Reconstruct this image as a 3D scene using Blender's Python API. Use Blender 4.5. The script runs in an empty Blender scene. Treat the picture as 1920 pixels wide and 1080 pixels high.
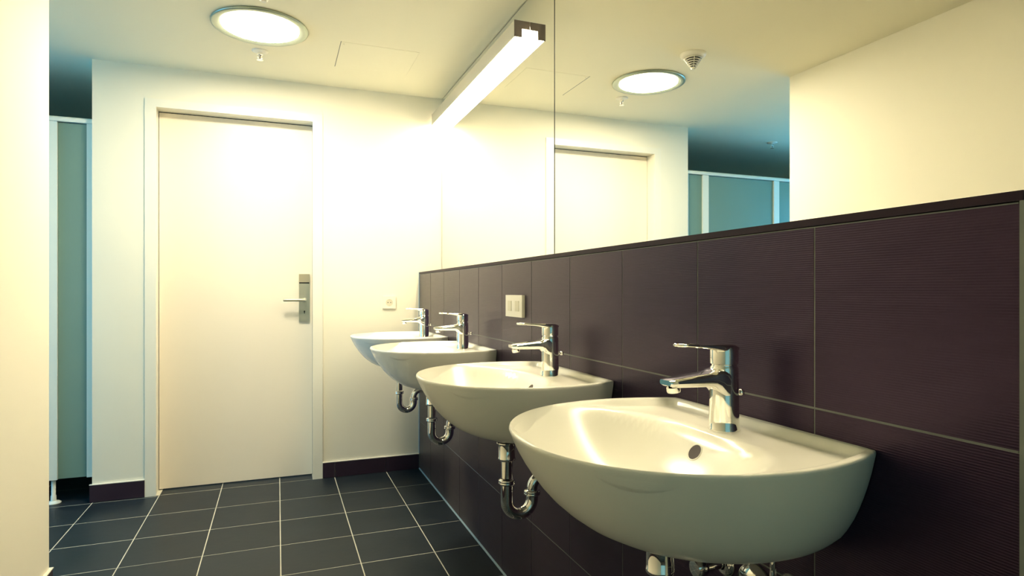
import bpy, bmesh, math, random
from mathutils import Vector, Matrix
random.seed(7)
S = bpy.context.scene
COL = S.collection
PI = math.pi

# ---------------------------------------------------------------- camera, world, lights, exposure
H_ROOM = 2.353          # ceiling height
D = 3.828               # back wall plane
MX = 0.1457             # mirror plane
THETA = 0.3660
cam_d = bpy.data.cameras.new('camera')
cam_d.sensor_width = 36.0
cam_d.lens = 1146.9 / 1920 * 36.0
cam_d.shift_y = 6.7 / 1920
cam_d.clip_start = 0.02
cam = bpy.data.objects.new('camera', cam_d)
cam.location = (-0.838, 0.0, 1.118)
cam.rotation_euler = (PI / 2, 0, -THETA)
COL.objects.link(cam)
S.camera = cam

w = bpy.data.worlds.new('world')
S.world = w
w.use_nodes = True
w.node_tree.nodes['Background'].inputs[0].default_value = (0.20, 0.42, 0.60, 1)
w.node_tree.nodes['Background'].inputs[1].default_value = 0.25

S.view_settings.view_transform = 'Standard'
S.view_settings.look = 'None'
S.view_settings.gamma = 1.0
S.view_settings.use_curve_mapping = False
S.view_settings.exposure = 1.88


def area(name, loc, rot, size, size_y, power, color):
    l = bpy.data.lights.new(name, 'AREA')
    l.shape = 'RECTANGLE'
    l.size = size
    l.size_y = size_y
    l.energy = power
    l.color = color
    o = bpy.data.objects.new(name, l)
    o.location = loc
    o.rotation_euler = rot
    COL.objects.link(o)
    return o


# unseen teal fill added behind the photographer to cool the shaded basin sides
area('teal_fill', (-0.75, -1.72, 1.35), (PI / 2, 0, 0), 1.6, 2.0, 1.1, (0.38, 0.92, 0.95))
# blue fill light added in the cubicle corridor to tint its ceiling and panels
area('corridor_fill', (-4.0, 3.3, 1.4), (PI / 2, 0, -PI / 2), 1.0, 1.4, 10.0, (0.10, 0.52, 1.0))

LUMINAIRE_E = 15.0
ROUND_E = 31.0
LAMP_COL = (1.0, 0.85, 0.55)


# ---------------------------------------------------------------- materials
def mat(name, color, rough=0.5, metal=0.0, coat=0.0, spec=0.5):
    m = bpy.data.materials.new(name)
    m.use_nodes = True
    b = m.node_tree.nodes['Principled BSDF']
    b.inputs['Base Color'].default_value = (*color, 1)
    b.inputs['Roughness'].default_value = rough
    b.inputs['Metallic'].default_value = metal
    b.inputs['Coat Weight'].default_value = coat
    b.inputs['Coat Roughness'].default_value = 0.04
    b.inputs['Specular IOR Level'].default_value = spec
    return m


def nd(m, t, **kw):
    n = m.node_tree.nodes.new(t)
    for k, v in kw.items():
        setattr(n, k, v)
    return n


def lk(m, a, b):
    m.node_tree.links.new(a, b)


def vary(m, c1, c2, scale=(3, 3, 3), detail=4.0, bump=0.0, bscale=(60, 60, 60), bdist=0.002, rough=None, rand=0.0, wave=False):
    """noise colour variation and fine relief in object space, offset per object"""
    b = m.node_tree.nodes['Principled BSDF']
    tc = nd(m, 'ShaderNodeTexCoord')
    oi = nd(m, 'ShaderNodeObjectInfo')
    off = nd(m, 'ShaderNodeVectorMath', operation='ADD')
    mul = nd(m, 'ShaderNodeMath', operation='MULTIPLY')
    mul.inputs[1].default_value = 37.0
    lk(m, oi.outputs['Random'], mul.inputs[0])
    lk(m, tc.outputs['Object'], off.inputs[0])
    lk(m, mul.outputs[0], off.inputs[1])
    mp = nd(m, 'ShaderNodeMapping')
    mp.inputs['Scale'].default_value = scale
    lk(m, off.outputs[0], mp.inputs[0])
    n = nd(m, 'ShaderNodeTexNoise')
    n.inputs['Scale'].default_value = 1.0
    n.inputs['Detail'].default_value = detail
    lk(m, mp.outputs[0], n.inputs['Vector'])
    cr = nd(m, 'ShaderNodeValToRGB')
    cr.color_ramp.elements[0].position = 0.3
    cr.color_ramp.elements[1].position = 0.72
    cr.color_ramp.elements[0].color = (*c1, 1)
    cr.color_ramp.elements[1].color = (*c2, 1)
    lk(m, n.outputs['Fac'], cr.inputs[0])
    out = cr.outputs[0]
    if rand:
        hs = nd(m, 'ShaderNodeHueSaturation')
        mr = nd(m, 'ShaderNodeMapRange')
        mr.inputs['To Min'].default_value = 1 - rand
        mr.inputs['To Max'].default_value = 1 + rand
        lk(m, oi.outputs['Random'], mr.inputs[0])
        lk(m, mr.outputs[0], hs.inputs['Value'])
        lk(m, out, hs.inputs['Color'])
        out = hs.outputs[0]
    lk(m, out, b.inputs['Base Color'])
    if bump:
        mp2 = nd(m, 'ShaderNodeMapping')
        mp2.inputs['Scale'].default_value = bscale
        lk(m, off.outputs[0], mp2.inputs[0])
        if wave:
            n2 = nd(m, 'ShaderNodeTexWave', wave_type='BANDS', bands_direction='Z', wave_profile='SIN')
            n2.inputs['Scale'].default_value = 1.0
            n2.inputs['Distortion'].default_value = 1.2
            n2.inputs['Detail'].default_value = 2.0
            n2.inputs['Detail Scale'].default_value = 1.2
        else:
            n2 = nd(m, 'ShaderNodeTexNoise')
            n2.inputs['Scale'].default_value = 1.0
            n2.inputs['Detail'].default_value = 3.0
        lk(m, mp2.outputs[0], n2.inputs['Vector'])
        bp = nd(m, 'ShaderNodeBump')
        bp.inputs['Strength'].default_value = bump
        bp.inputs['Distance'].default_value = bdist
        lk(m, n2.outputs['Fac'], bp.inputs['Height'])
        lk(m, bp.outputs[0], b.inputs['Normal'])
    if rough:
        mr = nd(m, 'ShaderNodeMapRange')
        mr.inputs['To Min'].default_value = rough[0]
        mr.inputs['To Max'].default_value = rough[1]
        lk(m, n.outputs['Fac'], mr.inputs[0])
        lk(m, mr.outputs[0], b.inputs['Roughness'])
    return m


def emit(name, color, strength):
    m = bpy.data.materials.new(name)
    m.use_nodes = True
    nt = m.node_tree
    nt.nodes.clear()
    e = nt.nodes.new('ShaderNodeEmission')
    e.inputs[0].default_value = (*color, 1)
    e.inputs[1].default_value = strength
    o = nt.nodes.new('ShaderNodeOutputMaterial')
    nt.links.new(e.outputs[0], o.inputs[0])
    return m


M = {}
M['plaster'] = vary(mat('wall_paint', (0.86, 0.82, 0.68), 0.75), (0.85, 0.82, 0.685), (0.875, 0.84, 0.70), (1.3, 1.3, 1.3),
                    bump=0.06, bscale=(180, 180, 180), bdist=0.001)
M['ceiling'] = vary(mat('ceiling_paint', (0.84, 0.77, 0.58), 0.85), (0.88, 0.83, 0.63), (0.90, 0.85, 0.65), (1, 1, 1),
                    bump=0.05, bscale=(150, 150, 150), bdist=0.001)
M['rear_damper'] = mat('bounce_damper_dark', (0.10, 0.11, 0.12), 0.7)  # unseen rear wall is darkened only to cut light bouncing onto the basins
M['door'] = vary(mat('door_laminate', (0.88, 0.80, 0.66), 0.38), (0.86, 0.79, 0.655), (0.89, 0.815, 0.68), (2, 2, 0.6))
M['frame'] = mat('painted_steel_frame', (0.85, 0.83, 0.72), 0.35)
M['gasket'] = mat('black_rubber', (0.02, 0.018, 0.018), 0.6)
M['wall_tile'] = vary(mat('anthracite_wall_tile', (0.08, 0.06, 0.07), 0.42, spec=0.55), (0.0110, 0.0052, 0.0165), (0.0165, 0.0085, 0.0225),
                      (14, 14, 60), detail=6, bump=0.24, bscale=(10, 10, 85), bdist=0.0010, wave=True, rough=(0.28, 0.37), rand=0.05)
_b = M['wall_tile'].node_tree.nodes['Principled BSDF']
_b.inputs['Specular Tint'].default_value = (0.78, 0.54, 0.85, 1)
_b.inputs['Sheen Weight'].default_value = 1.0
_b.inputs['Sheen Roughness'].default_value = 0.20
_b.inputs['Sheen Tint'].default_value = (1.0, 0.96, 0.66, 1)
M['floor_tile'] = vary(mat('slate_floor_tile', (0.05, 0.06, 0.07), 0.4, spec=0.3), (0.009, 0.015, 0.021), (0.018, 0.025, 0.032),
                       (5, 7, 5), detail=7, bump=0.25, bscale=(45, 45, 45), bdist=0.001, rough=(0.32, 0.5), rand=0.06)
M['base_tile'] = vary(mat('dark_skirting_tile', (0.03, 0.02, 0.03), 0.4), (0.024, 0.012, 0.024), (0.030, 0.016, 0.030), (8, 8, 8))
M['ledge'] = mat('polished_dark_ledge', (0.018, 0.006, 0.018), 0.45, spec=0.2)
M['grout'] = vary(mat('light_grout', (0.4, 0.38, 0.32), 0.85), (0.55, 0.53, 0.43), (0.66, 0.63, 0.52), (9, 9, 9))
M['wgrout'] = vary(mat('grey_grout', (0.2, 0.22, 0.2), 0.85), (0.17, 0.19, 0.17), (0.25, 0.27, 0.24), (9, 9, 9))
M['caulk'] = mat('silicone_joint', (0.24, 0.32, 0.34), 0.5)
M['whitecaulk'] = mat('white_silicone_joint', (0.85, 0.80, 0.68), 0.5)
M['mirror'] = mat('mirror_silvering', (0.93, 0.93, 0.89), 0.0, 1.0)
M['mirror_edge'] = mat('mirror_edge', (0.05, 0.07, 0.05), 0.3)
M['porcelain'] = mat('white_porcelain', (0.88, 0.87, 0.79), 0.22, coat=0.0)
M['chrome'] = mat('chrome', (0.92, 0.90, 0.86), 0.045, 1.0)
M['chrome_soft'] = mat('satin_chrome', (0.62, 0.61, 0.50), 0.42, 1.0)
M['brass'] = mat('card_reader_metal', (0.62, 0.54, 0.38), 0.38, 0.7)
M['dark'] = mat('dark_opening', (0.012, 0.008, 0.008), 0.7)
M['overflow'] = mat('overflow_shade_dark', (0.035, 0.018, 0.010), 0.5)
M['alu'] = mat('anodised_aluminium', (0.58, 0.56, 0.48), 0.35, 0.6)
M['lampcap'] = mat('lamp_end_cap', (0.13, 0.11, 0.10), 0.45, 0.3)
M['lamp_rim'] = mat('lamp_trim_ring', (0.40, 0.46, 0.38), 0.3, 0.6)
M['plastic'] = mat('white_plastic', (0.86, 0.82, 0.70), 0.35)
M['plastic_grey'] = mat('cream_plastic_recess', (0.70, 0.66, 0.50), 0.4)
M['partition'] = vary(mat('teal_partition_laminate', (0.10, 0.2, 0.21), 0.22, spec=0.6), (0.17, 0.28, 0.235), (0.19, 0.305, 0.26),
                      (1.5, 1.5, 1.5))
M['post'] = mat('white_partition_post', (0.80, 0.84, 0.76), 0.3)
M['lum'] = emit('tube_diffuser_glow', LAMP_COL, LUMINAIRE_E)
M['round'] = emit('round_diffuser_glow', (1.0, 0.90, 0.68), ROUND_E)


# ---------------------------------------------------------------- mesh helpers
def newbm():
    return bmesh.new()


def obj(name, bm, m, parent=None, smooth=False, loc=None, bevel=0.0, label=None, kind=None, auto=None):
    if bevel:
        es = [e for e in bm.edges if len(e.link_faces) == 2 and e.calc_face_angle(0) > 0.6]
        bmesh.ops.bevel(bm, geom=es, offset=bevel, segments=2, profile=0.6, affect='EDGES')
    bmesh.ops.recalc_face_normals(bm, faces=bm.faces)
    me = bpy.data.meshes.new(name)
    if smooth:
        for f in bm.faces:
            f.smooth = True
        if auto:
            for e in bm.edges:
                if len(e.link_faces) == 2 and e.calc_face_angle(0) > auto:
                    e.smooth = False
    bm.to_mesh(me)
    bm.free()
    me.materials.append(m)
    o = bpy.data.objects.new(name, me)
    COL.objects.link(o)
    if parent:
        o.parent = parent
    if loc:
        o.location = loc
    if label:
        o['label'] = label
    if kind:
        o['kind'] = kind
    return o


def box(bm, x0, x1, y0, y1, z0, z1):
    vs = [bm.verts.new((x, y, z)) for x in (x0, x1) for y in (y0, y1) for z in (z0, z1)]
    for f in ((0, 1, 3, 2), (4, 6, 7, 5), (0, 4, 5, 1), (2, 3, 7, 6), (0, 2, 6, 4), (1, 5, 7, 3)):
        bm.faces.new([vs[i] for i in f])
    return bm


def bx(*a):
    return box(newbm(), *a)


def lathe(bm, prof, n=40, axis='Z', origin=(0, 0, 0), cap=True):
    """prof: list of (radius, height) along axis"""
    o = Vector(origin)

    def P(r, h, a):
        c, s = r * math.cos(a), r * math.sin(a)
        if axis == 'Z':
            return o + Vector((c, s, h))
        if axis == 'X':
            return o + Vector((h, c, s))
        return o + Vector((c, h, s))
    rings = []
    for r, h in prof:
        if r <= 1e-6:
            rings.append([bm.verts.new(P(0, h, 0))])
        else:
            rings.append([bm.verts.new(P(r, h, 2 * PI * i / n)) for i in range(n)])
    for a, b in zip(rings, rings[1:]):
        for i in range(n):
            j = (i + 1) % n
            if len(a) == 1 and len(b) == 1:
                continue
            if len(a) == 1:
                bm.faces.new((a[0], b[i], b[j]))
            elif len(b) == 1:
                bm.faces.new((a[i], b[0], a[j]))
            else:
                bm.faces.new((a[i], b[i], b[j], a[j]))
    if cap:
        if len(rings[0]) > 1:
            bm.faces.new(rings[0])
        if len(rings[-1]) > 1:
            bm.faces.new(rings[-1])
    return bm


def tube(bm, pts, r, n=20, cap=True):
    pts = [Vector(p) for p in pts]
    rings = []
    up = Vector((0, 1, 0))
    for i, p in enumerate(pts):
        t = (pts[min(i + 1, len(pts) - 1)] - pts[max(i - 1, 0)]).normalized()
        u = up - t * up.dot(t)
        if u.length < 1e-3:
            u = Vector((0, 0, 1)) - t * t.z
        u.normalize()
        v = t.cross(u)
        rr = r[i] if isinstance(r, (list, tuple)) else r
        rings.append([bm.verts.new(p + (u * math.cos(2 * PI * k / n) + v * math.sin(2 * PI * k / n)) * rr) for k in range(n)])
    for a, b in zip(rings, rings[1:]):
        for k in range(n):
            l = (k + 1) % n
            bm.faces.new((a[k], b[k], b[l], a[l]))
    if cap:
        bm.faces.new(rings[0])
        bm.faces.new(rings[-1])
    return bm


def rrect(w, h, r, n=5):
    """rounded rectangle outline, centred, list of (a, b)"""
    out = []
    for cx, cy, a0 in ((w / 2 - r, h / 2 - r, 0), (-w / 2 + r, h / 2 - r, PI / 2), (-w / 2 + r, -h / 2 + r, PI), (w / 2 - r, -h / 2 + r, 1.5 * PI)):
        for i in range(n + 1):
            a = a0 + PI / 2 * i / n
            out.append((cx + r * math.cos(a), cy + r * math.sin(a)))
    return out


def loft(bm, rings, cap=True):
    R = [[bm.verts.new(p) for p in ring] for ring in rings]
    n = len(R[0])
    for a, b in zip(R, R[1:]):
        for k in range(n):
            l = (k + 1) % n
            bm.faces.new((a[k], b[k], b[l], a[l]))
    if cap:
        bm.faces.new(R[0])
        bm.faces.new(R[-1])
    return bm


def empty(name, label, cat, loc=(0, 0, 0), group=None):
    o = bpy.data.objects.new(name, None)
    o.empty_display_size = 0.1
    o.location = loc
    COL.objects.link(o)
    o['label'] = label
    o['category'] = cat
    if group:
        o['group'] = group
    return o


def tag(o, label, cat, group=None):
    o['label'] = label
    o['category'] = cat
    if group:
        o['group'] = group
    return o


def copy_tree(o, parent=None):
    c = o.copy()
    COL.objects.link(c)
    c.parent = parent
    for ch in list(o.children):
        copy_tree(ch, c)
    return c


def struct(name, bm, m, label=None, cat='wall', **kw):
    o = obj(name, bm, m, kind='structure', **kw)
    o['label'] = label
    o['category'] = cat
    return o


# ---------------------------------------------------------------- setting
T = 0.305
X_LEFT = -1.625
Y_END = 2.717
X_STOP = -1.757
X_FAR = -4.1
Y_STALL = 5.35
Y_REAR = -1.8

floor = struct('floor', bx(X_FAR, 0.35, Y_REAR - 0.1, Y_STALL, -0.10, -0.0006), M['grout'],
               'slate grey tiled floor with pale grout lines', 'floor')
ceiling = struct('ceiling', bx(X_FAR, 0.35, Y_REAR - 0.1, Y_STALL, H_ROOM, H_ROOM + 0.1), M['ceiling'],
                 'pale cream plaster ceiling over washroom', 'ceiling')

# floor tiles
P = 0.309
TT = 0.006
tile_cache = {}


def floor_tile(x0, x1, y0, y1):
    if x1 - x0 < 0.012 or y1 - y0 < 0.012:
        return
    g = 0.0022
    wx, wy = x1 - x0 - 2 * g, y1 - y0 - 2 * g
    key = (round(wx, 3), round(wy, 3))
    cx, cy = (x0 + x1) / 2, (y0 + y1) / 2
    dz = random.uniform(-0.0003, 0.0003)
    if key not in tile_cache:
        o = obj('floor_tile', bx(-wx / 2, wx / 2, -wy / 2, wy / 2, -0.008, 0), M['floor_tile'], bevel=0.0012)
        tile_cache[key] = o.data
    else:
        o = bpy.data.objects.new('floor_tile', tile_cache[key])
        COL.objects.link(o)
    o.parent = floor
    o.location = (cx, cy, dz)


xj = [0.0, -0.208] + [-0.208 - P * k for k in range(1, 13)] + [X_FAR]
yj = [Y_STALL] + [3.499 + P * k for k in range(5, 0, -1)] + [3.499 - P * k for k in range(0, 18)] + [Y_REAR]
yj = sorted(set(yj), reverse=True)
for i in range(len(xj) - 1):
    xa, xb = xj[i + 1], xj[i]
    for j in range(len(yj) - 1):
        ya, yb = yj[j + 1], yj[j]
        if xb > -1.70:                                   # wash room
            yb2 = min(yb, D)
            if yb2 <= ya:
                continue
            if xa > -1.6 and xb <= 0.0 and yb2 > 3.9 - 0.2:
                yb2 = D
            floor_tile(xa, xb, ya, yb2)
            if ya < D <= yb and -1.46 < (xa + xb) / 2 < -0.62:   # threshold strip under the door
                floor_tile(max(xa, -1.46), min(xb, -0.64), D, 3.96)
        elif yb > Y_END + 0.02:                          # corridor and cubicles
            floor_tile(xa, xb, max(ya, Y_END - 0.12), yb)

# back wall with a real door opening
DX0, DX1, DZ = -1.463, -0.637, 2.131
WB = D + 0.22
bm = newbm()
box(bm, X_STOP, DX0 - 0.02, D, WB, 0, H_ROOM)
box(bm, DX1 + 0.02, 0.30, D, WB, 0, H_ROOM)
box(bm, DX0 - 0.02, DX1 + 0.02, D, WB, DZ + 0.02, H_ROOM)
wall_back = struct('wall_back', bm, M['plaster'], 'cream plastered back wall around the white door')

wall_left = struct('wall_left', bx(X_LEFT - 0.14, X_LEFT, Y_REAR, Y_END, 0, H_ROOM), M['plaster'],
                   'cream plastered near left wall ending at the cubicle corridor')
wall_right = struct('wall_right', bx(MX + 0.012, 0.30, Y_REAR, D, 0, H_ROOM), M['plaster'],
                    'plastered wall behind the mirrors above the tiled half wall')
wall_rear = struct('wall_rear', bx(X_FAR, 0.30, Y_REAR - 0.1, Y_REAR, 0, H_ROOM), M['rear_damper'],
                   'unseen wall behind the photographer, made dark to cut bounce light')
wall_corridor = struct('wall_corridor', bx(X_FAR, X_LEFT - 0.14, Y_END - 0.14, Y_END, 0, H_ROOM), M['plaster'],
                       'plastered wall along the cubicle corridor')
wall_far = struct('wall_far', bx(X_FAR, X_STOP, Y_STALL - 0.1, Y_STALL, 0, H_ROOM), M['plaster'],
                  'plastered wall at the back of the dark cubicles')
wall_end = struct('wall_end', bx(X_FAR - 0.1, X_FAR, Y_END - 0.14, Y_STALL, 0, H_ROOM), M['plaster'],
                  'plastered end wall of the cubicle corridor')
wall_cubicle = struct('wall_cubicle', bx(X_STOP, X_STOP + 0.12, WB, Y_STALL, 0, H_ROOM), M['plaster'],
                      'plastered side wall of the first cubicle')

# tiled half wall under the mirror
YT0 = 0.469
ZTOP = 1.2405
half = struct('wall_right_lower', bx(0.0010, MX + 0.006, YT0 + 0.004, D, 0, ZTOP - 0.014), M['wgrout'],
              'anthracite tiled half wall carrying the four washbasins')
zj = [0.0, 0.303, 0.613, 0.923, 1.2265]
wcache = {}
JG = 0.0016
for c in range(11):
    for r in range(4):
        ya, yb = YT0 + c * T + JG, YT0 + (c + 1) * T - JG
        if c == 10:
            yb = D - 0.002
        za, zb = zj[r] + JG, zj[r + 1] - JG
        key = (round(yb - ya, 3), round(zb - za, 3))
        if key not in wcache:
            wy, wz = yb - ya, zb - za
            o = obj('wall_tile', bx(0, 0.008, -wy / 2, wy / 2, -wz / 2, wz / 2), M['wall_tile'], bevel=0.0010)
            wcache[key] = o.data
        else:
            o = bpy.data.objects.new('wall_tile', wcache[key])
            COL.objects.link(o)
        o.parent = half
        o.location = (random.uniform(-0.0002, 0.0002), (ya + yb) / 2, (za + zb) / 2)
for r in range(4):     # the end face of the half wall
    o = obj('wall_tile', bx(0.009, MX, YT0 - 0.002, YT0 + 0.006, zj[r] + JG, zj[r + 1] - JG), M['wall_tile'], half, bevel=0.001)
obj('ledge_slab', bx(-0.0005, MX + 0.004, YT0 - 0.002, D - 0.001, ZTOP - 0.0125, ZTOP), M['ledge'], half, bevel=0.0012,
    label='dark smooth ledge slab')
obj('corner_trim', bx(-0.0012, 0.0065, YT0 - 0.0035, YT0 + 0.0016, 0, ZTOP - 0.0125), M['wgrout'], half, bevel=0.001,
    label='grey corner strip')
bm = newbm()
v = [bm.verts.new(p) for p in ((0, YT0, 0), (0, D, 0), (-0.006, D, 0.0005), (-0.006, YT0, 0.0005), (0, YT0, 0.006), (0, D, 0.006))]
bm.faces.new((v[3], v[2], v[5], v[4]))
bm.faces.new((v[0], v[1], v[2], v[3]))
bm.faces.new((v[0], v[4], v[5], v[1]))
obj('floor_joint', bm, M['caulk'], half, label='pale blue silicone joint along the floor')
bm = newbm()
v = [bm.verts.new(p) for p in ((0, D, 0), (-0.004, D, 0), (0, D - 0.004, 0), (0, D, ZTOP), (-0.004, D, ZTOP), (0, D - 0.004, ZTOP))]
bm.faces.new((v[1], v[2], v[5], v[4]))
bm.faces.new((v[0], v[1], v[4], v[3]))
bm.faces.new((v[0], v[3], v[5], v[2]))
obj('corner_joint', bm, M['caulk'], half, label='pale silicone joint in the corner')

# baseboards
BH = 0.092


def baseboard(name, label, pieces, lip):
    e = bpy.data.objects.new(name, None)
    COL.objects.link(e)
    e['kind'] = 'structure'
    e['label'] = label
    e['category'] = 'baseboard'
    for p in pieces:
        obj('skirting_tile', bx(*p), M['base_tile'], e, bevel=0.001)
    for p in lip:
        obj('top_joint', bx(*p), M['whitecaulk'], e, label='pale joint on top of the skirting')
    return e


g = 0.0012
baseboard('baseboard_back', 'dark tile skirting at the foot of the back wall',
          [(-0.212 + g, -0.0045, D - 0.010, D + 0.001, 0.002, BH),
           (-0.515 + g, -0.212 - g, D - 0.010, D + 0.001, 0.002, BH),
           (-0.586 + 0.001, -0.515 - g, D - 0.010, D + 0.001, 0.002, BH),
           (X_STOP - 0.008, -1.514, D - 0.010, D + 0.001, 0.002, BH),
           (X_STOP - 0.010, X_STOP + 0.001, D - 0.009, 3.885, 0.002, BH)],
          [(-0.5855, -0.0045, D - 0.011, D + 0.001, BH, BH + 0.004),
           (X_STOP - 0.011, -1.514, D - 0.011, D + 0.001, BH, BH + 0.004)])
pcs = []
y = Y_END
while y > Y_REAR + 0.01:
    y1 = max(y - P, Y_REAR)
    pcs.append((X_LEFT - 0.001, X_LEFT + 0.010, y1 + g, y - g + (0.009 if y == Y_END else 0), 0.002, BH))
    y = y1
pcs.append((X_LEFT - 0.15, X_LEFT + 0.0085, Y_END - 0.001, Y_END + 0.010, 0.002, BH))
baseboard('baseboard_left', 'dark tile skirting at the foot of the near left wall', pcs,
          [(X_LEFT - 0.001, X_LEFT + 0.0115, Y_REAR, Y_END + 0.011, BH, BH + 0.004),
           (X_LEFT - 0.15, X_LEFT - 0.001, Y_END - 0.001, Y_END + 0.011, BH, BH + 0.004)])

# ---------------------------------------------------------------- door
door = bpy.data.objects.new('door_1', None)
door.location = ((DX0 + DX1) / 2, D, 0)
COL.objects.link(door)
door['kind'] = 'structure'
door['label'] = 'plain white flush door in a pale steel frame'
door['category'] = 'door'
ox = door.location.x


def dbx(x0, x1, y0, y1, z0, z1):
    return bx(x0 - ox, x1 - ox, y0 - D, y1 - D, z0, z1)


DP = 3.925
FX0, FX1, FZ = -1.513, -0.586, 2.173
bm = newbm()
for a in ((FX0, DX0 + 0.004, D - 0.008, D + 0.012, 0, FZ), (DX1 - 0.006, FX1, D - 0.008, D + 0.012, 0, FZ),
          (DX0 + 0.004, DX1 - 0.006, D - 0.008, D + 0.012, DZ - 0.002, FZ)):
    box(bm, a[0] - ox, a[1] - ox, a[2] - D, a[3] - D, a[4], a[5])
fr = obj('door_frame', bm, M['frame'], door, bevel=0.0025)
bm = newbm()
for a in ((DX0 - 0.018, DX0, D + 0.0125, WB - 0.02, 0, DZ + 0.018), (DX1, DX1 + 0.018, D + 0.0125, WB - 0.02, 0, DZ + 0.018),
          (DX0, DX1, D + 0.0125, WB - 0.02, DZ, DZ + 0.018)):
    box(bm, a[0] - ox, a[1] - ox, a[2] - D, a[3] - D, a[4], a[5])
obj('door_lining', bm, M['frame'], door)
bm = newbm()
for a in ((DX0, DX0 + 0.0035, DP + 0.004, DP + 0.012, 0.004, DZ), (DX1 - 0.0035, DX1, DP + 0.004, DP + 0.012, 0.004, DZ),
          (DX0 + 0.0035, DX1 - 0.0035, DP + 0.004, DP + 0.012, DZ - 0.006, DZ)):
    box(bm, a[0] - ox, a[1] - ox, a[2] - D, a[3] - D, a[4], a[5])
obj('door_seal', bm, M['gasket'], door, label='thin dark seal around the door leaf')
leaf = obj('door_leaf', dbx(DX0 + 0.003, DX1 - 0.003, DP, DP + 0.045, 0.006, DZ - 0.005), M['door'], door, bevel=0.0015,
           label='plain white door leaf')
# handle set
hs = 3.915 / 3.828


def sx(x):
    return -0.838 + (x + 0.838) * hs


def sz(z):
    return 1.118 + (z - 1.118) * hs


px0, px1 = sx(-0.720), sx(-0.660)
obj('door_plate', dbx(px0, px1, DP - 0.010, DP + 0.0005, sz(0.941), sz(1.166)), M['chrome_soft'], door, bevel=0.0015,
    label='long satin metal door plate')
obj('card_reader', dbx(px0, px1, DP - 0.016, DP + 0.0005, sz(1.173), sz(1.222)), M['brass'], door, bevel=0.002,
    label='warm metal box above the door plate')
obj('reader_gap', dbx(px0 + 0.001, px1 - 0.001, DP - 0.007, DP + 0.0005, sz(1.166), sz(1.173)), M['dark'], door, label='black gap')
hc = Vector((sx(-0.687) - ox, DP - 0.010 - D, sz(1.068)))
bm = newbm()
lathe(bm, [(0.0115, 0.0), (0.0115, -0.006), (0.009, -0.008), (0.009, -0.045), (0.0, -0.046)], 24, 'Y', hc)
obj('lever_rose', bm, M['chrome_soft'], door, smooth=True, auto=0.6)
bm = newbm()
pts = [hc + Vector((0.006, -0.042, 0)), hc + Vector((0.0, -0.045, 0)), hc + Vector((-0.03, -0.046, 0)), hc + Vector((-0.118, -0.046, 0)),
       hc + Vector((-0.123, -0.046, 0))]
tube(bm, pts, [0.007, 0.0085, 0.0085, 0.0085, 0.006], 20)
obj('door_handle', bm, M['chrome_soft'], door, smooth=True, auto=0.7, label='round bar lever handle')
kc = Vector((sx(-0.689) - ox, DP - 0.0103 - D, sz(0.997)))
bm = newbm()
lathe(bm, [(0.0045, 0.0), (0.0045, -0.0012), (0.0, -0.0012)], 16, 'Y', kc + Vector((0, 0, 0.004)))
box(bm, kc.x - 0.0025, kc.x + 0.0025, kc.y - 0.0012, kc.y, kc.z - 0.009, kc.z + 0.003)
obj('keyhole', bm, M['dark'], door, label='black keyhole')

# ---------------------------------------------------------------- mirrors
ZM0 = ZTOP + 0.0005


def mirror(name, y0, y1, label):
    e = empty(name, label, 'mirror', (MX, (y0 + y1) / 2, ZM0), 'mirrors above the ledge')
    h = H_ROOM - 0.004 - ZM0
    ww = (y1 - y0) / 2
    bm = newbm()
    vs = [bm.verts.new(p) for p in ((0, -ww + .002, .002), (0, ww - .002, .002), (0, ww - .002, h - .002), (0, -ww + .002, h - .002))]
    bm.faces.new(vs[::-1])
    obj('mirror_glass', bm, M['mirror'], e, label='silvered mirror face')
    obj('mirror_backing', bx(0.0004, 0.010, -ww, ww, 0, h), M['mirror_edge'], e, label='dark mirror backing and edges')
    return e


mirror('mirror', 2.116, D - 0.004, 'frameless mirror sheet next to the back wall, behind the long lamp')
mirror('mirror', 0.405, 2.112, 'large frameless mirror sheet on the right, reflecting the round ceiling light')
# dark joint between the sheets
lamp = empty('mirror_lamp', 'long slim aluminium strip lamp glowing at the top of the mirror by the back wall', 'lamp', (MX, 3.07, 2.174), 'strip lamps above the mirrors')
ly0, ly1 = 2.356 - 3.07, 3.806 - 3.07
# channel: top web, outer side, thin back
bm = newbm()
pr = [(-0.0697, 0.0), (-0.0697, 0.067), (-0.0012, 0.067), (-0.0012, 0.050), (-0.060, 0.050), (-0.0645, 0.046), (-0.0645, 0.0)]
loft(bm, [[Vector((x, ly0 + .003, z)) for x, z in pr], [Vector((x, ly1 - .003, z)) for x, z in pr]])
obj('lamp_housing', bm, M['alu'], lamp)
for yy in (ly0, ly1 - 0.003):
    bm = newbm()
    pr = [(-0.0705, -0.001), (-0.0705, 0.068), (-0.0008, 0.068), (-0.0008, 0.035), (-0.036, 0.035), (-0.036, -0.001)]
    loft(bm, [[Vector((x, yy, z)) for x, z in pr], [Vector((x, yy + .003, z)) for x, z in pr]])
    obj('end_cap', bm, M['lampcap'], lamp, label='dark lamp end cap with a square cut-out')
bm = newbm()
pr = [(-0.064, -0.002), (-0.064, 0.045), (-0.058, 0.049), (-0.006, 0.049), (-0.006, -0.002), (-0.012, -0.006), (-0.058, -0.006)]
loft(bm, [[Vector((x, ly0 + .0035, z)) for x, z in pr], [Vector((x, ly1 - .0035, z)) for x, z in pr]])
obj('lamp_diffuser', bm, M['lum'], lamp, label='glowing white tube diffuser')
lamp2 = copy_tree(lamp)  # second strip lamp added out of view to brighten the near basins
lamp2.location.y = 1.19
lamp2['label'] = 'unseen strip lamp added above the nearer mirror sheet to light the nearest washbasins'


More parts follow.
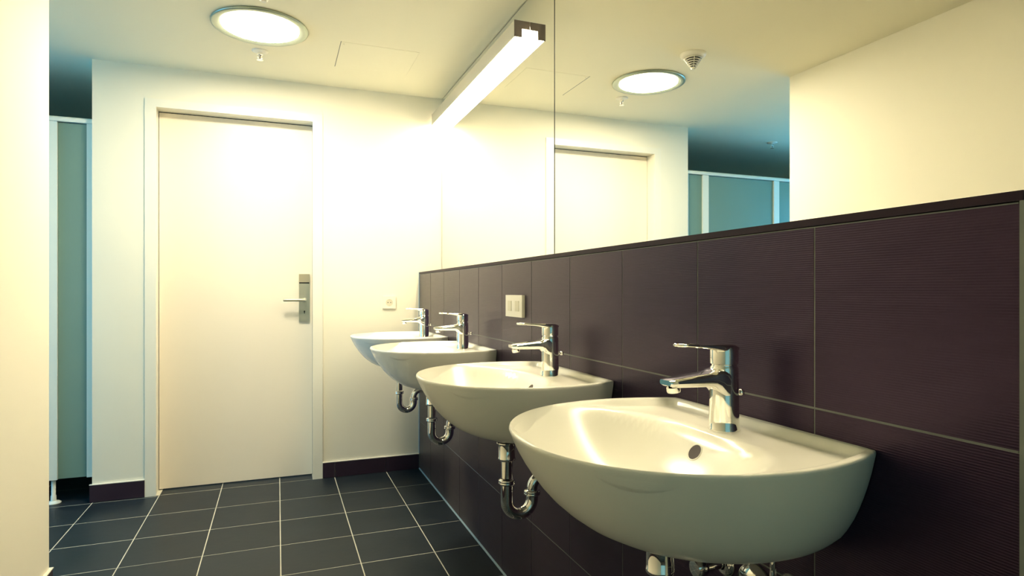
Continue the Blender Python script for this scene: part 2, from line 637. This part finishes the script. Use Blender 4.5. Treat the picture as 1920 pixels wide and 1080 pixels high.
# ---------------------------------------------------------------- round ceiling lights
def round_light(x, y, label):
    e = empty('ceiling_light', label, 'ceiling light', (x, y, H_ROOM))
    bm = newbm()
    n = 72
    lathe(bm, [(0.206, 0.0), (0.212, -0.0035), (0.211, -0.008), (0.204, -0.012), (0.190, -0.0125), (0.172, -0.009), (0.168, -0.006), (0.168, 0.0)],
          n, cap=False)
    obj('trim_ring', bm, M['lamp_rim'], e, smooth=True, label='brushed metal trim ring')
    bm = newbm()
    lathe(bm, [(0.0, -0.0085), (0.12, -0.0083), (0.169, -0.0072), (0.169, -0.001)], n, cap=False)
    obj('light_diffuser', bm, M['round'], e, smooth=True, label='glowing white diffuser disc')
    return e


round_light(-0.912, 3.080, 'round recessed ceiling light glowing in front of the white door')


# ---------------------------------------------------------------- sprinklers
def sprinkler(x, y, label):
    e = empty('sprinkler', label, 'sprinkler', (x, y, H_ROOM), 'ceiling sprinklers')
    bm = newbm()
    lathe(bm, [(0.040, 0.0), (0.040, -0.002), (0.030, -0.006), (0.014, -0.0075), (0.0, -0.0075)], 32, cap=False)
    obj('rose', bm, M['plastic'], e, smooth=True, label='white cover rose')
    bm = newbm()
    lathe(bm, [(0.011, -0.006), (0.011, -0.012), (0.014, -0.013), (0.014, -0.019), (0.008, -0.022), (0.005, -0.027), (0.0, -0.027)], 18, cap=False)
    obj('sprinkler_body', bm, M['chrome'], e, smooth=True, auto=0.6)
    for s in (-1, 1):
        bm = newbm()
        tube(bm, [(s * 0.010, 0, -0.018), (s * 0.013, 0, -0.027), (s * 0.009, 0, -0.038), (0, 0, -0.045)], 0.0022, 8)
        obj('yoke_arm', bm, M['chrome'], e, smooth=True)
    bm = newbm()
    lathe(bm, [(0.0, -0.026), (0.0022, -0.027), (0.0022, -0.041), (0.0, -0.042)], 10)
    obj('bulb', bm, M['dark'], e, smooth=True, label='small dark heat bulb')
    bm = newbm()
    lathe(bm, [(0.0, -0.044), (0.014, -0.0445), (0.0155, -0.047), (0.013, -0.0475), (0.0, -0.0465)], 24)
    obj('deflector', bm, M['chrome'], e, smooth=True, auto=0.7)
    return e


sprinkler(-0.922, 3.395, 'small chrome ceiling sprinkler between the round light and the door')
sprinkler(-2.702, 3.965, 'small ceiling sprinkler above the toilet cubicles, seen in the mirror')

# smoke detector
e = empty('smoke_detector', 'white smoke detector with dark ring slots, seen in the mirror', 'smoke detector', (-0.890, 2.635, H_ROOM))
bm = newbm()
lathe(bm, [(0.066, 0), (0.066, -0.006), (0.062, -0.014), (0.048, -0.020), (0.044, -0.020), (0.0, -0.020)], 48, cap=False)
obj('detector_base', bm, M['plastic'], e, smooth=True, auto=0.9)
bm = newbm()
lathe(bm, [(0.036, -0.019), (0.010, -0.064), (0, -0.064)], 40, cap=False)
obj('detector_core', bm, M['dark'], e, smooth=True, label='dark inside of the detector')
for k in range(6):
    f = k / 5
    r = 0.045 - 0.030 * f
    z = -0.0225 - 0.0094 * k
    bm = newbm()
    lathe(bm, [(r - 0.008, z - 0.0012), (r, z), (r + 0.0008, z - 0.0026), (r - 0.004, z - 0.0036), (r - 0.008, z - 0.0032)], 40, cap=False)
    obj('louvre_ring', bm, M['plastic'], e, smooth=True)
bm = newbm()
lathe(bm, [(0.012, -0.072), (0.010, -0.079), (0.0, -0.080)], 24)
obj('detector_tip', bm, M['plastic'], e, smooth=True, auto=0.8)
for k in range(4):
    a = k * PI / 2 + 0.5
    bm = newbm()
    tube(bm, [(0.045 * math.cos(a), 0.045 * math.sin(a), -0.020), (0.013 * math.cos(a), 0.013 * math.sin(a), -0.074)], 0.0017, 6)
    obj('rib', bm, M['plastic'], e, smooth=True)

# access hatch in the ceiling
e = empty('access_hatch', 'flush square access panel in the ceiling right of the round light', 'access panel', (-0.348, 3.298, H_ROOM))
obj('hatch_panel', bx(-0.194, 0.194, -0.176, 0.176, -0.0010, 0.0), M['ceiling'], e, bevel=0.0006)
obj('hatch_gap', bx(-0.1985, -0.1955, -0.180, 0.180, -0.0006, 0), M['mirror_edge'], e, label='thin dark gap along the panel')
obj('hatch_gap', bx(0.1955, 0.1963, -0.180, 0.180, -0.0004, 0), M['plastic_grey'], e, label='faint gap along the panel')
bm = newbm()
lathe(bm, [(0.004, -0.002), (0.004, -0.0028), (0.0, -0.003)], 14, origin=(-0.182, -0.155, 0))
obj('hatch_lock', bm, M['plastic_grey'], e)

# ---------------------------------------------------------------- socket and switch plate
e = empty('wall_socket', 'white wall socket on the back wall beside the tiled half wall', 'socket', (-0.190, D, 1.050))
obj('socket_plate', bx(-0.040, 0.040, -0.009, 0.0, -0.038, 0.040), M['plastic'], e, bevel=0.002)
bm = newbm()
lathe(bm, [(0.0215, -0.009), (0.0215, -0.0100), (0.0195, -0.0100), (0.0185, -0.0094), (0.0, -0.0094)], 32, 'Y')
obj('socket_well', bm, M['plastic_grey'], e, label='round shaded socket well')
for (a, b, r) in ((-0.0085, 0, 0.0028), (0.0085, 0, 0.0028)):
    bm = newbm()
    lathe(bm, [(r, -0.0090), (r, -0.0102), (0, -0.0102)], 12, 'Y', (a, 0, b))
    obj('pin_hole', bm, M['dark'], e, label='dark pin hole')
for b in (-0.017, 0.017):
    obj('earth_clip', bx(-0.0025, 0.0025, -0.0112, -0.009, b - 0.0022, b + 0.0022), M['chrome_soft'], e)

e = empty('switch_plate', 'white double switch plate on the dark tiles above the basins', 'switch', (0, 2.142, 1.064))
obj('plate', bx(-0.011, 0.0, -0.085, 0.085, -0.041, 0.041), M['plastic'], e, bevel=0.0018)
for yy in (-0.036, 0.040):
    obj('rocker', bx(-0.0125, -0.0108, yy - 0.019, yy + 0.019, -0.019, 0.019), M['plastic_grey'], e, bevel=0.0006,
        label='slightly darker rocker')

# ---------------------------------------------------------------- washbasin
RIM = 0.880
NB = 128


def halfw(x):
    """half width of the plan at depth x (<= 0)"""
    if x > -0.17:
        return 0.290 - 0.040 * ((x + 0.17) / 0.17) ** 1.8
    t = min(1.0, (-0.17 - x) / 0.305)
    return 0.290 * max(0.0, 1 - t ** 2.12) ** (1 / 2.12)


def outline():
    pts = []
    nb, ns, nf = 20, 10, 44
    for i in range(nb):                                   # straight back edge, -y to +y
        pts.append((0.0, -0.244 + 0.488 * (i + 0.5) / nb))
    pts.append((-0.0015, 0.2480))
    for i in range(1, ns):
        x = -0.17 * i / ns
        pts.append((x, halfw(x)))
    for i in range(2 * nf + 1):
        a = PI / 2 - PI * i / (2 * nf)
        c, s = math.cos(a), math.sin(a)
        q = 2 / 2.12
        x = -0.17 - 0.305 * abs(c) ** q
        yv = 0.290 * abs(s) ** q * (1 if s >= 0 else -1)
        pts.append((x, yv))
    for i in range(ns - 1, 0, -1):
        x = -0.17 * i / ns
        pts.append((x, -halfw(x)))
    pts.append((-0.0015, -0.2480))
    return pts


def lerp_tab(tab, z):
    for (z0, s0), (z1, s1) in zip(tab, tab[1:]):
        if z1 <= z <= z0:
            return s0 + (s1 - s0) * (z0 - z) / (z0 - z1)
    return tab[-1][1]


def sstep(a, b, x):
    t = max(0.0, min(1.0, (x - a) / (b - a)))
    return t * t * (3 - 2 * t)


def smin(a, b, k):
    h = max(0.0, min(1.0, 0.5 + 0.5 * (b - a) / k))
    return b + (a - b) * h - k * h * (1 - h)


BXC, BDEP = -0.285, 0.118


def bowl_r(x, y):
    ax = 0.172 if x > BXC else 0.172
    ay = 0.255
    return ((abs(x - BXC) / ax) ** 2.4 + (abs(y) / ay) ** 2.4) ** (1 / 2.4)


def inner_z(x, y, d):
    back = sstep(-0.24, -0.10, x)
    deck = RIM - 0.0145 * sstep(0.013, 0.033, d) * back - 0.006 * sstep(0.006, 0.03, d) * (1 - back)
    r = bowl_r(x, y)
    bowl = RIM - 0.008 - BDEP * (1 - min(r, 1.6) ** 2.7)
    return smin(deck, bowl, 0.016)


def make_basin():
    e = empty('washbasin', '', 'washbasin', (0, 0, 0), 'washbasins on the tiled half wall')
    O = outline()
    n = len(O)
    bm = newbm()
    rings = []
    # outside, from the bottom up; every ring keeps its back edge in the wall plane
    prof = [(0.695, 0.12), (0.695, 0.30), (0.6955, 0.42), (0.698, 0.50), (0.703, 0.585), (0.710, 0.65), (0.720, 0.712), (0.732, 0.762),
            (0.747, 0.806), (0.764, 0.846), (0.783, 0.882), (0.803, 0.914), (0.823, 0.942), (0.843, 0.966), (0.858, 0.981), (0.870, 0.992),
            (0.8755, 0.9965), (0.8785, 0.9955)]
    for z, s in prof:
        rings.append([Vector((x * s, y * s, z)) for x, y in O])
    rings.append([Vector((x * 0.991 - 0.0008, y * 0.990, RIM)) for x, y in O])
    # inside: rings scaled towards the bowl centre
    C = Vector((-0.235, 0))
    ss = [0.975, 0.962, 0.95, 0.935, 0.92, 0.905, 0.89, 0.87, 0.85, 0.825, 0.80, 0.77, 0.74, 0.71, 0.68, 0.64, 0.60, 0.55, 0.50, 0.44, 0.38,
          0.31, 0.24, 0.17, 0.10, 0.05]
    for s in ss:
        ring = []
        for x, y in O:
            v = Vector((x, y)) - C
            p = C + v * s
            d = v.length * (1 - s)
            ring.append(Vector((p.x, p.y, inner_z(p.x, p.y, d))))
        rings.append(ring)
    R = [[bm.verts.new(p) for p in ring] for ring in rings]
    for a, b in zip(R, R[1:]):
        for k in range(n):
            l = (k + 1) % n
            bm.faces.new((a[k], b[k], b[l], a[l]))
    bm.faces.new(R[0])
    bm.faces.new(R[-1])
    obj('basin_bowl', bm, M['porcelain'], e, smooth=True, auto=0.9)
    # ceramic boss under the bowl
    bm = newbm()
    lathe(bm, [(0.040, 0.699), (0.036, 0.692), (0.0335, 0.6845), (0.0, 0.6845)], 36, origin=(-0.213, 0, 0), cap=False)
    obj('drain_boss', bm, M['porcelain'], e, smooth=True)
    # overflow on the back slope: rim and a dark disc for its shaded inside
    xo = -0.139
    z0 = inner_z(xo, 0, 1)
    dz = (inner_z(xo + 0.004, 0, 1) - inner_z(xo - 0.004, 0, 1)) / 0.008
    nrm = Vector((-dz, 0, 1)).normalized()
    rot = nrm.to_track_quat('Z', 'Y').to_matrix().to_4x4()
    Mx = Matrix.Translation(Vector((xo, 0, z0))) @ rot
    bm = newbm()
    lathe(bm, [(0.0178, -0.001), (0.0165, 0.0012), (0.0148, 0.0014), (0.0138, 0.0006), (0.0135, -0.003)], 32, cap=False)
    bmesh.ops.transform(bm, matrix=Mx, verts=bm.verts)
    obj('overflow_rim', bm, M['porcelain'], e, smooth=True)
    bm = newbm()
    lathe(bm, [(0.0142, 0.0009), (0.0, 0.0006)], 32, cap=False)
    bmesh.ops.transform(bm, matrix=Mx, verts=bm.verts)
    obj('overflow_shade', bm, M['overflow'], e, label='dark disc painted as the shaded inside of the overflow')
    # chrome drain plug
    zb = inner_z(-0.235, 0, 1)
    bm = newbm()
    lathe(bm, [(0.032, zb - 0.001), (0.031, zb + 0.002), (0.024, zb + 0.002), (0.023, zb), (0.0215, zb + 0.003), (0.012, zb + 0.006), (0, zb + 0.0065)],
          36, origin=(-0.232, 0, 0), cap=False)
    obj('drain_plug', bm, M['chrome'], e, smooth=True, auto=0.8)
    return e


def make_tap():
    """origin at the deck, column axis at x = 0; spout towards -x"""
    e = empty('basin_tap', '', 'tap', (0, 0, 0), 'chrome mixer taps on the washbasins')
    bm = newbm()
    # column, slightly oval, flowing into the spout
    lathe(bm, [(0.0285, 0.0), (0.0288, 0.002), (0.0275, 0.004), (0.0265, 0.02), (0.0258, 0.06), (0.0255, 0.095), (0.0253, 0.112), (0.0235, 0.1165),
               (0.0, 0.1165)], 48)
    obj('tap_body', bm, M['chrome'], e, smooth=True, auto=0.8)
    bm = newbm()
    secs = [(0.006, 0.047, 0.090, 0.050, 0.012), (-0.014, 0.062, 0.092, 0.050, 0.012), (-0.024, 0.074, 0.0925, 0.049, 0.011),
            (-0.034, 0.0805, 0.1115 - 0.003, 0.047, 0.010), (-0.045, 0.0820, 0.1065, 0.0455, 0.0095), (-0.065, 0.0825, 0.1045, 0.0435, 0.009),
            (-0.090, 0.0830, 0.1020, 0.041, 0.0085), (-0.110, 0.0835, 0.1000, 0.039, 0.008), (-0.122, 0.0850, 0.0985, 0.037, 0.0065),
            (-0.1275, 0.0880, 0.0965, 0.033, 0.004)]
    # make the root rise smoothly
    secs = [(x, a, (0.1125 if x > -0.03 else b), w_, r_) for (x, a, b, w_, r_) in secs]
    rings = []
    for x, z0, z1, w_, r_ in secs:
        r_ = min(r_, (z1 - z0) / 2 - 0.0003)
        rings.append([Vector((x, p, (z0 + z1) / 2 + q)) for p, q in rrect(w_, z1 - z0, r_, 5)])
    loft(bm, rings)
    obj('spout', bm, M['chrome'], e, smooth=True, auto=0.9)
    bm = newbm()
    lathe(bm, [(0.0125, 0.084), (0.0125, 0.078), (0.0115, 0.0745), (0.0095, 0.0745), (0.009, 0.078), (0.0, 0.078)], 28, origin=(-0.110, 0, 0))
    bmesh.ops.rotate(bm, cent=(-0.110, 0, 0.08), matrix=Matrix.Rotation(math.radians(-9), 3, 'Y'), verts=bm.verts)
    obj('aerator', bm, M['chrome'], e, smooth=True, auto=0.6)
    # lever: head cap + flat lever with a slot at the tip
    bm = newbm()
    lathe(bm, [(0.0225, 0.1165), (0.0225, 0.1195), (0.0248, 0.121), (0.0252, 0.130), (0.0250, 0.145), (0.0225, 0.1515), (0.014, 0.1545),
               (0.0, 0.1555)], 48)
    obj('lever_head', bm, M['chrome'], e, smooth=True, auto=0.8)
    bm = newbm()
    sec = [(0.022, 0.1455, 0.1510, 0.030), (0.010, 0.1420, 0.1562, 0.042), (-0.010, 0.1425, 0.1578, 0.045), (-0.028, 0.1455, 0.1578, 0.043),
           (-0.050, 0.1505, 0.1575, 0.038), (-0.066, 0.1525, 0.1580, 0.035)]
    rings = [[Vector((x, p, (a + b) / 2 + q)) for p, q in rrect(w_, b - a, (b - a) / 2 - 0.0004, 4)] for x, a, b, w_ in sec]
    loft(bm, rings)
    obj('lever', bm, M['chrome'], e, smooth=True, auto=0.9)
    bm = newbm()       # the loop at the end of the lever
    pts = []
    for i in range(13):
        a = -PI / 2 + PI * i / 12
        pts.append((-0.090 - 0.0145 * math.cos(a), 0.0145 * math.sin(a), 0.1568 + 0.0008))
    pts = [(-0.062, -0.0145, 0.1550)] + pts + [(-0.062, 0.0145, 0.1550)]
    tube(bm, pts, 0.0030, 10)
    obj('lever_loop', bm, M['chrome'], e, smooth=True, auto=0.9)
    # pull rod behind the column
    bm = newbm()
    tube(bm, [(0.022, 0, 0.066), (0.036, 0, 0.066)], 0.0022, 10)
    rod = obj('pull_rod', bm, M['chrome'], e, smooth=True, auto=0.7)
    bm = newbm()
    lathe(bm, [(0.0, 0.033), (0.0055, 0.0345), (0.0065, 0.0385), (0.0055, 0.0425), (0.0, 0.044)], 20, 'X', (0, 0, 0.066))
    obj('rod_knob', bm, M['chrome'], rod, smooth=True)
    return e


def make_trap():
    """chrome tube trap: origin at the wall plane under the basin centre"""
    e = empty('drain_trap', '', 'drain pipe', (0, 0, 0), 'chrome drain traps under the washbasins')
    X1, X2 = -0.213, -0.133
    bm = newbm()
    lathe(bm, [(0.0275, 0.6835), (0.0275, 0.6795), (0.0, 0.6795)], 36, origin=(X1, 0, 0))
    obj('gasket', bm, M['gasket'], e, label='black rubber gasket')
    bm = newbm()
    lathe(bm, [(0.030, 0.6795), (0.030, 0.6765), (0.0245, 0.6745), (0.0240, 0.672), (0.0240, 0.636), (0.0250, 0.6345), (0.0250, 0.629), (0.0235, 0.6265),
               (0.0195, 0.6245), (0.0, 0.6245)], 40, origin=(X1, 0, 0))
    obj('waste_body', bm, M['chrome'], e, smooth=True, auto=0.7)
    bm = newbm()
    tube(bm, [(X1, 0, 0.626), (X1, 0, 0.575)], 0.0172, 32)
    obj('tailpiece', bm, M['chrome'], e, smooth=True, auto=0.8)

    def nut(x, z, nm='slip_nut', r=0.0235):
        bm = newbm()
        lathe(bm, [(r - 0.004, z + 0.0085), (r, z + 0.006), (r + 0.0008, z + 0.002), (r - 0.0015, z), (r + 0.0008, z - 0.002), (r, z - 0.006),
                   (r - 0.004, z - 0.0085)], 36, origin=(x, 0, 0))
        obj(nm, bm, M['chrome'], e, smooth=True)
    nut(X1, 0.563)
    R_ = (X2 - X1) / 2
    pts = [(X1, 0, 0.566), (X1, 0, 0.54)]
    for i in range(21):
        a = PI + PI * i / 20
        pts.append(((X1 + X2) / 2 + R_ * math.cos(a), 0, 0.5055 + R_ * math.sin(a)))
    pts.append((X2, 0, 0.528))
    bm = newbm()
    tube(bm, pts, 0.0178, 28)
    obj('trap_bend', bm, M['chrome'], e, smooth=True, auto=0.9)
    nut(X2, 0.523)
    pts = [(X2, 0, 0.522), (X2, 0, 0.532)]
    rr = 0.036
    for i in range(13):
        a = PI - PI / 2 * i / 12
        pts.append((X2 + rr + rr * math.cos(a), 0, 0.534 + rr * math.sin(a)))
    pts += [(-0.05, 0, 0.570), (0.0, 0, 0.570)]
    bm = newbm()
    tube(bm, pts, 0.0158, 28)
    obj('outlet_pipe', bm, M['chrome'], e, smooth=True, auto=0.9)
    bm = newbm()
    lathe(bm, [(0.040, 0.0), (0.0395, -0.006), (0.034, -0.014), (0.022, -0.019), (0.017, -0.020), (0.015, -0.020)], 40, 'X', (0, 0, 0.570), cap=False)
    obj('wall_rose', bm, M['chrome'], e, smooth=True)
    return e


def make_valve():
    e = empty('stop_valve', '', 'valve', (0, 0, 0), 'chrome stop valves under the washbasins')
    bm = newbm()
    lathe(bm, [(0.027, 0.0), (0.0265, -0.004), (0.018, -0.010), (0.012, -0.011)], 32, 'X', cap=False)
    obj('wall_rose', bm, M['chrome'], e, smooth=True)
    bm = newbm()
    lathe(bm, [(0.010, -0.008), (0.010, -0.034), (0.0135, -0.036), (0.0135, -0.050), (0.010, -0.052), (0.0, -0.052)], 28, 'X')
    lathe(bm, [(0.0085, 0.0), (0.0085, 0.020), (0.0, 0.020)], 20, 'Z', (-0.042, 0, 0))
    obj('valve_body', bm, M['chrome'], e, smooth=True, auto=0.6)
    bm = newbm()
    lathe(bm, [(0.0, -0.050), (0.016, -0.052), (0.0185, -0.058), (0.0185, -0.070), (0.016, -0.075), (0.0, -0.077)], 24, 'X')
    obj('valve_knob', bm, M['chrome'], e, smooth=True, auto=0.9)
    bm = newbm()
    tube(bm, [(-0.042, 0, 0.018), (-0.042, 0, 0.050), (-0.042, 0, 0.082)], 0.005, 14)
    obj('supply_pipe', bm, M['chrome'], e, smooth=True)
    return e


YB = [0.907, 1.673, 2.603, 3.364]
LB = ['nearest and largest-looking white washbasin, at the right front of the row',
      'second white washbasin from the front, below the white switch plate',
      'third white washbasin from the front, second from the door wall',
      'farthest white washbasin, partly hidden in the corner by the door wall']
LT = ['chrome mixer tap on the nearest washbasin', 'chrome mixer tap on the second washbasin from the front',
      'chrome mixer tap on the third washbasin from the front', 'chrome mixer tap on the farthest washbasin']
LP = ['chrome waste pipe under the nearest washbasin, cut by the bottom edge', 'chrome waste pipe and bend under the second washbasin from the front',
      'chrome drain bend under the third washbasin from the front', 'chrome drain bend under the farthest washbasin, in front of the cream wall']
LV = [('right-hand chrome stop valve under the nearest washbasin', 'left-hand chrome stop valve under the nearest washbasin'),
      ('right-hand chrome stop valve under the second washbasin from the front', 'left-hand chrome stop valve under the second washbasin from the front'),
      ('right-hand chrome stop valve under the third washbasin from the front', 'left-hand chrome stop valve under the third washbasin from the front'),
      ('right-hand chrome stop valve under the farthest washbasin', 'left-hand chrome stop valve under the farthest washbasin')]
basin0, tap0, trap0, valve0 = make_basin(), make_tap(), make_trap(), make_valve()
ZD = RIM - 0.0145
for i, yb in enumerate(YB):
    o = basin0 if i == 0 else copy_tree(basin0)
    o.location = (0, yb, 0)
    o['label'] = LB[i]
    o = tap0 if i == 0 else copy_tree(tap0)
    o.location = (-0.0745, yb, ZD + 0.0002)
    o['label'] = LT[i]
    o = trap0 if i == 0 else copy_tree(trap0)
    o.location = (0, yb, 0)
    o['label'] = LP[i]
    for k, (dy, z) in enumerate(((-0.085, 0.598), (0.085, 0.575))):
        if i > 0:
            continue
        o = valve0 if k == 0 else copy_tree(valve0)
        o.location = (0, yb + dy, z)
        o['label'] = LV[i][k]

# ---------------------------------------------------------------- toilet cubicle front
YS = 3.885
part = empty('cubicle_partition', 'teal toilet cubicle front with white posts and top rail, left of the door wall', 'partition', (X_STOP, YS, 0))
bm = newbm()
prf = []
for i in range(9):
    a = PI * i / 8
    prf.append((0.026 * math.cos(a) * -1 - 0.0, 0.020 * math.sin(a)))
prf = [(-0.026, 0.0)] + [(-0.026 * math.cos(PI * i / 10), 0.012 + 0.018 * math.sin(PI * i / 10)) for i in range(11)] + [(0.026, 0.0)]
loft(bm, [[Vector((-0.001, q[0], 2.016 + q[1])) for q in prf], [Vector((X_FAR - X_STOP + 0.002, q[0], 2.016 + q[1])) for q in prf]])
obj('top_rail', bm, M['post'], part, smooth=True, auto=0.9, label='rounded white top rail')
posts = [(-1.759, -1.790), (-1.922, -1.977), (-2.622, -2.677), (-3.322, -3.377), (-3.902, -3.957)]
for k, (a, b) in enumerate(posts):
    p = obj('post', bx(b - X_STOP, a - X_STOP, -0.022, 0.022, 0.126, 2.015), M['post'], part, bevel=0.003)
    if k:
        c = (a + b) / 2 - X_STOP + 0.006
        bm = newbm()
        lathe(bm, [(0.0, 0.0005), (0.034, 0.0005), (0.034, 0.004), (0.026, 0.010), (0.013, 0.013), (0.0125, 0.040), (0.010, 0.043), (0.010, 0.126)], 28,
              origin=(c, -0.0, 0))
        obj('foot', bm, M['post'], p, smooth=True, auto=0.7, label='round adjustable foot')
for k in range(len(posts) - 1):
    a, b = posts[k][1] - 0.002, posts[k + 1][0] + 0.002
    obj('panel', bx(b - X_STOP, a - X_STOP, -0.010, 0.010, 0.128, 2.012), M['partition'], part, bevel=0.0015)
# side walls between the cubicles
for k, xx in enumerate((-2.65, -3.35)):
    o = obj('cubicle_divider', bx(-0.012, 0.012, 0, 1.33, 0.128, 2.02), M['partition'], bevel=0.0015)
    o.location = (xx, YS + 0.024, 0)
    o.parent = part
    o.location = (xx - X_STOP, 0.024, 0)
